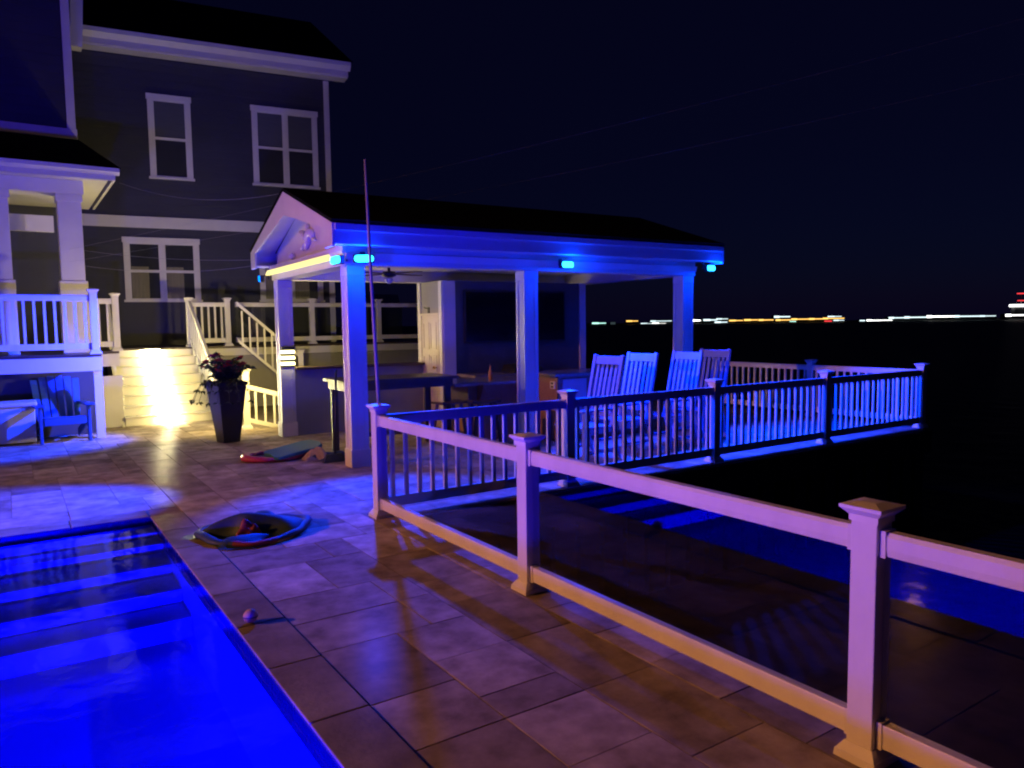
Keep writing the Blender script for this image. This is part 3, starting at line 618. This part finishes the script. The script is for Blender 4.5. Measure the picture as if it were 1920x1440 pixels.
# adirondack chair under the deck
ad = thing('adirondack_chair', 'blue adirondack chair below the porch deck', 'chair', (.62, 13.42, .004), R(6))
for k in range(6):
    x_ = -.25 + .1 * k; hgt = .98 - .9 * (x_) ** 2
    MB().hexa([(x_ - .04, .18, .3), (x_ + .04, .18, .3), (x_ + .04, .2, .3), (x_ - .04, .2, .3), (x_ * 1.15 - .046, .42, hgt), (x_ * 1.15 + .046, .42, hgt), (x_ * 1.15 + .046, .44, hgt), (x_ * 1.15 - .046, .44, hgt)]).build('back_slat', BLUEPOLY, ad)
for k in range(5): MB().box(-.28, .28, -.34 + .105 * k, -.245 + .105 * k, .37 - .016 * k, .39 - .016 * k).build('seat_slat', BLUEPOLY, ad, bevel=.004)
MB().box(-.28, .28, -.365, -.342, .27, .37).build('front_apron', BLUEPOLY, ad, bevel=.004)
for s_ in (-1, 1):
    MB().box(s_ * .32 - .02, s_ * .32 + .02, -.36, -.27, 0, .55).build('leg', BLUEPOLY, ad, bevel=.004); MB().box(s_ * .33 - .07, s_ * .33 + .07, -.42, .3, .551, .575).build('arm', BLUEPOLY, ad, bevel=.008)
    MB().hexa([(s_ * .29 - .012, -.3, .25), (s_ * .29 + .012, -.3, .25), (s_ * .29 + .012, .4, 0), (s_ * .29 - .012, .4, 0), (s_ * .29 - .012, -.3, .36), (s_ * .29 + .012, -.3, .36), (s_ * .29 + .012, .4, .12), (s_ * .29 - .012, .4, .12)]).build('side_rail', BLUEPOLY, ad)
# deck box
dbx = thing('storage_box', 'long pale storage box against the porch deck lit bright blue', 'box', (-.72, 13.5, .004))
MB().box(-1.0, 1.0, -.2, .3, .02, .56).build('body', BOXM, dbx, bevel=.012); MB().box(-1.03, 1.03, -.23, .32, .561, .63).build('lid', BOXM, dbx, bevel=.02)
for s_ in (-.9, .9): MB().box(s_ - .05, s_ + .05, -.15, .25, 0, .019).build('foot', BLACK, dbx)
# inflatable ring, half soft, near the pool corner
def soft_ring(mb, R0, r, seg, n, a0, a1, sq, seed, sag=.25):
    rnd = random.Random(seed); ph = [rnd.uniform(0, 6.28) for _ in range(4)]
    vs_, fs_ = [], []
    for i in range(seg + 1):
        a = a0 + (a1 - a0) * i / seg; wob = 1 + .06 * math.sin(3 * a + ph[0]) + .03 * math.sin(7 * a + ph[1]); rr = r * (1 + .18 * math.sin(2 * a + ph[2]) + .06 * math.sin(11 * a + ph[3]))
        for k in range(n):
            t_ = 2 * math.pi * k / n; ro = R0 * wob + rr * math.cos(t_); zz = max(.004, rr * .75 + rr * .75 * math.sin(t_) + sag * r * (math.sin(2 * a + ph[1]) * .4))
            vs_.append((ro * math.cos(a) * sq, ro * math.sin(a), zz))
    for i in range(seg):
        for k in range(n): fs_.append((i * n + k, i * n + (k + 1) % n, (i + 1) * n + (k + 1) % n, (i + 1) * n + k))
    return mb.add(vs_, fs_)
rg = thing('inflatable_ring', 'soft teal and red inflatable ring lying on the patio by the pool corner', 'pool float', (1.62, 6.28, .004), R(20))
for i, (mm, a0, a1) in enumerate(((TEALV, 100, 215), (REDF, 215, 262), (TEALV, 262, 330), (BLUEF, 330, 395), (REDF, 35, 62), (BLUEF, 62, 100))):
    soft_ring(MB(), .38, .034, 14, 12, R(a0), R(a1 + .5), 1.12, 3).build('tube_segment', mm, rg, smooth=True)
cr = MB(); rnd = random.Random(5)
def crumple(w_, d_, h_, n_, seed, mb=None, cx=0, cy=0, z0=.004):
    rnd = random.Random(seed); mb = mb or MB(); ph = [(rnd.uniform(3, 9), rnd.uniform(3, 9), rnd.uniform(0, 6)) for _ in range(5)]
    g = []
    for i in range(n_ + 1):
        for j in range(n_ + 1):
            x_, y_ = i / n_ * 2 - 1, j / n_ * 2 - 1; e = max(0, 1 - (abs(x_) ** 2.4 + abs(y_) ** 2.4))
            f_ = sum(math.sin(a * x_ + b2 * y_ + c2) for a, b2, c2 in ph) / 5
            zz = z0 + h_ * e ** .6 * (.55 + .75 * f_ if e > 0 else 0)
            g.append((cx + x_ * w_ * (.8 + .2 * math.sin(5 * y_ + seed)), cy + y_ * d_ * (.8 + .2 * math.cos(4 * x_ + seed)), max(z0, zz)))
    fs_ = [(i * (n_ + 1) + j, (i + 1) * (n_ + 1) + j, (i + 1) * (n_ + 1) + j + 1, i * (n_ + 1) + j + 1) for i in range(n_) for j in range(n_)]
    return mb.add(g, fs_)
crumple(.46, .39, .17, 34, 4).build('deflated_centre', TEALV, rg, smooth=True); crumple(.15, .12, .15, 22, 8, cx=-.1, cy=-.08).build('red_fold', REDF, rg, smooth=True); crumple(.13, .1, .1, 22, 15, cx=.24, cy=.08).build('red_fold', REDF, rg, smooth=True)
# second heap: pink float, teal bodyboard, crumpled clothes
pf = thing('pink_float', 'flat pink float on the patio under the teal board', 'pool float', (2.78, 9.75, .004), R(-8))
soft_ring(MB(), .3, .05, 40, 10, 0, R(360), 1.15, 9).build('tube_ring', PINKF, pf, smooth=True); crumple(.3, .26, .04, 18, 6).build('float_skin', BLUEF, pf, smooth=True)
bd = thing('bodyboard', 'teal bodyboard propped over the pink float', 'bodyboard', (3.02, 9.62, .09), R(12))
bmb = MB(); outline = [(x_ * .72, y_ * .8) for x_, y_ in [(-.5, -.17), (-.46, -.23), (.3, -.24), (.46, -.17), (.52, 0), (.46, .17), (.3, .24), (-.46, .23), (-.5, .17), (-.46, 0)]]
bmb.prism(outline, 'z', 0, .045); o = bmb.build('board_core', TEALF, bd, bevel=.012); o.rotation_euler = (R(7), R(-7), 0)
cl = thing('crumpled_clothes', 'crumpled pale and blue clothes heaped at the end of the bodyboard', 'clothes', (3.2, 9.3, .004))
crumple(.2, .16, .17, 30, 11).build('pale_cloth', mat('pale_cotton', (.5, .4, .36), .9, .2, 14, .4, 120), cl, smooth=True); crumple(.26, .15, .12, 26, 13, cx=.16, cy=-.06).build('blue_cloth', mat('blue_cotton', (.06, .08, .24), .9, .2, 14, .4, 120), cl, smooth=True)
ball = thing('small_ball', 'small orange ball resting on the pool coping', 'ball', (1.07, 4.33, .008))
MB().lathe([(.006, 0), (.022, .006), (.036, .02), (.042, .04), (.036, .06), (.022, .074), (.006, .08)], n=18).build('ball_shell', ORANGEB, ball, smooth=True); MB().lathe([(.0425, .037), (.0428, .04), (.0425, .043)], n=18).build('seam', BLACK, ball)
# wires strung over the yard
def wire(label, a, c_, sag, rad=.002):
    a = Vector(a); c_ = Vector(c_); pts = [a.lerp(c_, k / 20) + Vector((0, 0, -sag * 4 * (k / 20) * (1 - k / 20))) for k in range(21)]
    o = MB().tube(pts, rad, 5).build('overhead_wire', WIREM); tag(o, label, 'wire', 'thin wires strung over the yard')
wire('thin sagging wire from the porch eave to the pavilion peak', (1.66, 14.0, 4.1), W(-.2, mid, 3.5), .18)
wire('upper thin wire climbing from the porch over the pavilion into the sky', (.9, 14.2, 3.0), (24.1, -.2, 10.0), .4, .0013)
wire('lower thin wire climbing from the porch over the pavilion into the sky', (.9, 14.2, 2.8), (24.1, .6, 8.6), .4, .0013)
wire('thin wire from the porch column to the low pavilion gable corner', (1.1, 14.25, 3.0), W(-.24, D + .25, 2.75), .06)
wire('thin wire from the porch column towards the lower gable lamp', (1.1, 14.25, 2.75), W(-.24, D + .25, 2.66), .1)

# ------------------------------------------------------------------ tall planter with flowers before the stairs
ptr = thing('flower_planter', 'tall dark tapered planter full of red flowers before the stairs', 'planter', (2.66, 11.62, .004), R(12))
PLM = mat('dark_planter', (.02, .019, .026), .35, .2, 6, .1, 40); LEAFM = mat('leaf', (.05, .085, .03), .5, .2, 9, objvar=.3); PETAL = mat('red_petal', (.5, .035, .03), .6, .12, 9); PETALP = mat('pink_petal', (.5, .03, .09), .6, .12, 9); SOIL = mat('potting_soil', (.03, .022, .016), .95, .2, 20, .5, 60); STEMM = mat('stem', (.05, .07, .025), .6)
MB().frustum(0, 0, 0, .125, .84, .215).build('pot', PLM, ptr, bevel=.008)
rm = MB(); rm.frustum(0, 0, .841, .23, .9, .235)
rm.build('rim', PLM, ptr, bevel=.006); MB().box(-.2, .2, -.2, .2, .901, .906).build('soil', SOIL, ptr)
rnd = random.Random(21); stems = MB(); leaves = MB()
def leaf(mb, p, d, l, w_):
    p = Vector(p); d = Vector(d).normalized(); sd_ = d.cross(Vector((0, 0, 1)))
    if sd_.length < .1: sd_ = Vector((1, 0, 0))
    sd_ = sd_.normalized(); up = sd_.cross(d)
    a = p; b2 = p + d * l * .45 + sd_ * w_ + up * .01; c2 = p + d * l - up * l * .15; d2 = p + d * l * .45 - sd_ * w_ + up * .01; m2 = p + d * l * .5 - up * .012
    mb.add([a, b2, c2, d2, m2], [(0, 1, 4), (1, 2, 4), (2, 3, 4), (3, 0, 4)])
heads = []
for k in range(52):
    an = rnd.uniform(0, 6.28); ln = rnd.uniform(.16, .42); lean = rnd.uniform(.1, 1.0) ** 1.0; rr = rnd.uniform(.02, .16)
    b0 = Vector((rr * math.cos(an), rr * math.sin(an), .906)); pts = []
    for q in range(5):
        t_ = q / 4; out = lean * ln * (t_ ** 1.6) * .9; zz = ln * (t_ - .55 * lean * t_ * t_)
        pts.append(b0 + Vector((math.cos(an) * out, math.sin(an) * out, zz)))
    stems.tube(pts, [.005, .0045, .004, .0035, .003], 5)
    for q in range(1, 5):
        for _ in range(6): leaf(leaves, pts[q] + Vector((rnd.uniform(-.02, .02), rnd.uniform(-.02, .02), 0)), (rnd.uniform(-1, 1), rnd.uniform(-1, 1), rnd.uniform(-.3, .5)), rnd.uniform(.05, .11), rnd.uniform(.012, .024))
    if k % 2 == 0: heads.append(pts[-1])
for k in range(8):   # trailing stems over the rim
    an = 2.6 + k * .35 + rnd.uniform(-.1, .1); b0 = Vector((.2 * math.cos(an), .2 * math.sin(an), .91)); pts = [b0 + Vector((math.cos(an) * .07 * q, math.sin(an) * .07 * q, .05 * q - .03 * q * q)) for q in range(5)]
    stems.tube(pts, .004, 5)
    for q in range(1, 5):
        for _ in range(4): leaf(leaves, pts[q], (rnd.uniform(-1, 1), rnd.uniform(-1, 1), rnd.uniform(-.6, .2)), rnd.uniform(.05, .09), .02)
tag(stems.build('flower_stems', STEMM, ptr), kind='stuff'); tag(leaves.build('foliage', LEAFM, ptr), kind='stuff')
fl = MB()
for q in range(7):
    a = 2 * math.pi * q / 7; leaf(fl, (0, 0, 0), (math.cos(a), math.sin(a), .35), .055, .022)
for q in range(5):
    a = 2 * math.pi * q / 5 + .3; leaf(fl, (0, 0, .006), (math.cos(a), math.sin(a), .9), .04, .016)
fme = [fl.mesh('flower', PETAL), fl.mesh('flower', PETALP)]
for k, h_ in enumerate(heads):
    o = link('flower', fme[k % 3 == 1], ptr, loc=h_); o.rotation_euler = (rnd.uniform(-.5, .5), rnd.uniform(-.5, .5), rnd.uniform(0, 6)); sc_ = rnd.uniform(.8, 1.5); o.scale = (sc_, sc_, sc_)

# ------------------------------------------------------------------ street lamp out of frame on the left
sl_ = thing('street_lamp', 'tall sodium street lamp beyond the far side of the pool', 'street lamp', (-13.95, 9.3, 0))
MB().lathe([(.12, 0), (.11, .4), (.07, .5), (.05, 5.25)], n=14).build('pole', BLACK, sl_); MB().tube([(0, 0, 5.2), (.4, 0, 5.5), (1.3, 0, 5.55)], .035, 8).build('arm', BLACK, sl_); MB().box(1.0, 1.75, -.14, .14, 5.49, 5.61).build('lamp_head', BLACK, sl_, bevel=.03); MB().lathe([(.04, -.16), (.11, -.13), (.15, -.07), (.15, .0)], 1.45, 0, 16, 5.489).build('lamp_lens', SODIUM, sl_, smooth=True)
MB().box(-.6, .6, -.6, .6, -.3, -.001).build('footing', GROUT, sl_)
lamp('sodium_light', 'SPOT', sl_, (1.45, 0, 5.3), 8800, (1.0, .345, .085), (math.cos(R(-28)), math.sin(R(-28)), -.22), 86, 1.0, .12)

# ------------------------------------------------------------------ far shore
FD = 1000.0
def at(px, dz, d=FD): lat = (px - 960) / 1406 * d; g = Vector((rt.x, rt.y, 0)).normalized() * lat + Vector((fw.x, fw.y, 0)).normalized() * d; return (g.x, g.y, dz)
shore = MB(); n_ = 60; vs_, fs_ = [], []; rnd = random.Random(2)
for i in range(n_ + 1):
    px = 900 + 1400 * i / n_; h = .8 + rnd.random() * 1.6
    vs_ += [at(px, WL - .5, FD - 12), at(px, WL + .6, FD - 10), at(px, h, FD + 20), at(px, h, FD + 60), at(px, WL - .5, FD + 70)]
for i in range(n_):
    for k in range(4): fs_.append((i * 5 + k, i * 5 + 5 + k, i * 5 + 6 + k, i * 5 + 1 + k))
tag(shore.add(vs_, fs_).build('far_shore', mat('dark_land', (.02, .022, .02), .9)), 'low dark land across the water', kind='structure')
WH = emat('shore_white', (.75, .95, 1.0), 1.7); WB = emat('shore_bright', (1, 1, .95), 4); OR = emat('shore_amber', (1.0, .55, .12), 2.2); GR = emat('shore_green', (.5, 1.0, .85), 1.6); RD = emat('shore_red', (1.0, .05, .06), 1.6); DIM = emat('shore_dim', (.06, .09, .1), .6)
BODY = mat('far_building', (.05, .05, .055), .8)
mpp = FD / 1406
def shore_light(px, y_, w_, h_, m, label, cat='building', horizon=None):
    hz = 605 - (px - 1110) * .0128
    z_ = 1.7 + (hz - y_) * mpp; x0, y0, _ = at(px, 0); ang = math.atan2(rt.y, rt.x)
    th = thing('lit_building', label, cat, (x0, y0, WL), ang, 'lit buildings on the far shore')
    z_ -= WL; ww = w_ * mpp; hh = h_ * mpp * .8
    MB().box(-ww / 2 - .6, ww / 2 + .6, .2, 10, 0, z_ + hh / 2 + .5).build('wall', BODY, th)
    k = max(1, int(w_ / 9))
    for q in range(k):
        a = -ww / 2 + ww * q / k; gap = .0 if q == 0 else .12
        hq = hh * (1.0 if q == 0 else .55); MB().box(a + gap, a + ww / k, .02, .19, z_ - hq / 2, z_ + hq / 2).build('lit_window', m, th)
L_ = [(1124, 605, 26, 3.5, GR, 'pale green lit building at the left end of the far shore'), (1150, 606, 9, 7, DIM, 'dim pale block right of the green lit building'), (1186, 601, 22, 3, OR, 'lone amber lit building left of the right front post'),
      (1214, 606, 24, 3.5, WH, 'white lit building just left of the right front post'), (1236, 606, 26, 4.5, WB, 'brightest white lit building left of the right post'), (1240, 601, 40, 2.5, WH, 'upper white lit row behind the right front post'),
      (1302, 600, 24, 4.5, WB, 'first bright white lit building right of the right front post'), (1332, 599, 26, 4, WH, 'second white lit building right of the right front post'), (1352, 603, 24, 3.5, WH, 'white lit building low at the water right of the post'), (1354, 597, 22, 2.5, WH, 'thin white lit row above the low building'),
      (1380, 600, 26, 3, OR, 'first amber lit building of the long amber stretch'), (1408, 599, 26, 3.5, OR, 'second amber lit building of the long amber stretch'), (1436, 599, 28, 3.5, OR, 'third amber lit building below the pale hall'), (1466, 593, 30, 4.5, WH, 'pale lit hall rising above the amber lights'),
      (1468, 599, 28, 3.5, OR, 'amber lit building right under the pale hall'), (1500, 597.5, 34, 3.5, OR, 'amber lit building right of the pale hall'), (1486, 602.5, 12, 4, GR, 'small green lit building below the amber row'), (1502, 604, 26, 4, WH, 'white lit building at the water below the amber row'),
      (1532, 597, 32, 3.5, OR, 'amber lit building near the right end of the amber stretch'), (1562, 596, 40, 3.5, OR, 'last amber lit building of the long amber stretch'), (1564, 592.5, 26, 2.5, WH, 'thin pale lit roof over the last amber building'), (1552, 601.5, 14, 3.5, RD, 'small red lit building at the water'), (1572, 599.5, 20, 2.5, WH, 'small white lit row beside the red light'),
      (1616, 600.5, 10, 3.5, WH, 'small isolated white lit building in the dark gap'), (1648, 600, 48, 4.5, WB, 'bright white lit building right of the dark gap'), (1680, 595, 30, 4, WH, 'first white lit building of the long white stretch'), (1715, 594, 42, 4.5, WH, 'second white lit building of the long white stretch'), (1762, 592.5, 52, 5, WB, 'brightest white lit building of the long white stretch'),
      (1812, 592, 48, 4.5, WH, 'fourth white lit building of the long white stretch'), (1850, 591.5, 30, 3, WH, 'last dim building of the long white stretch'), (1905, 590, 44, 5, WB, 'bright white lit building at the right edge of the photo')]
for a in L_: shore_light(*a)
tx, ty, _ = at(1912, 0, FD + 30)
tow = thing('beacon_tower', 'tall lit tower with red beacons at the right edge of the far shore', 'tower', (tx, ty, WL), math.atan2(rt.y, rt.x))
k = (FD + 30) / 1406
MB().box(-9, 9, 0, 8, 0, 17).build('tower_wall', mat('pale_tower', (.2, .2, .21), .8), tow); MB().box(-11, 13, -1, 9, 18.2, 21.2).build('lit_crown', WB, tow); MB().tube([(2, 4, 21.5), (2, 4, 37)], .5, 6).build('mast', BODY, tow)
MB().box(-2, 6, 2, 6, 26, 27.0).build('red_beacon', RD, tow); MB().box(-3, 7, 2, 6, 35.5, 36.7).build('red_beacon', RD, tow)
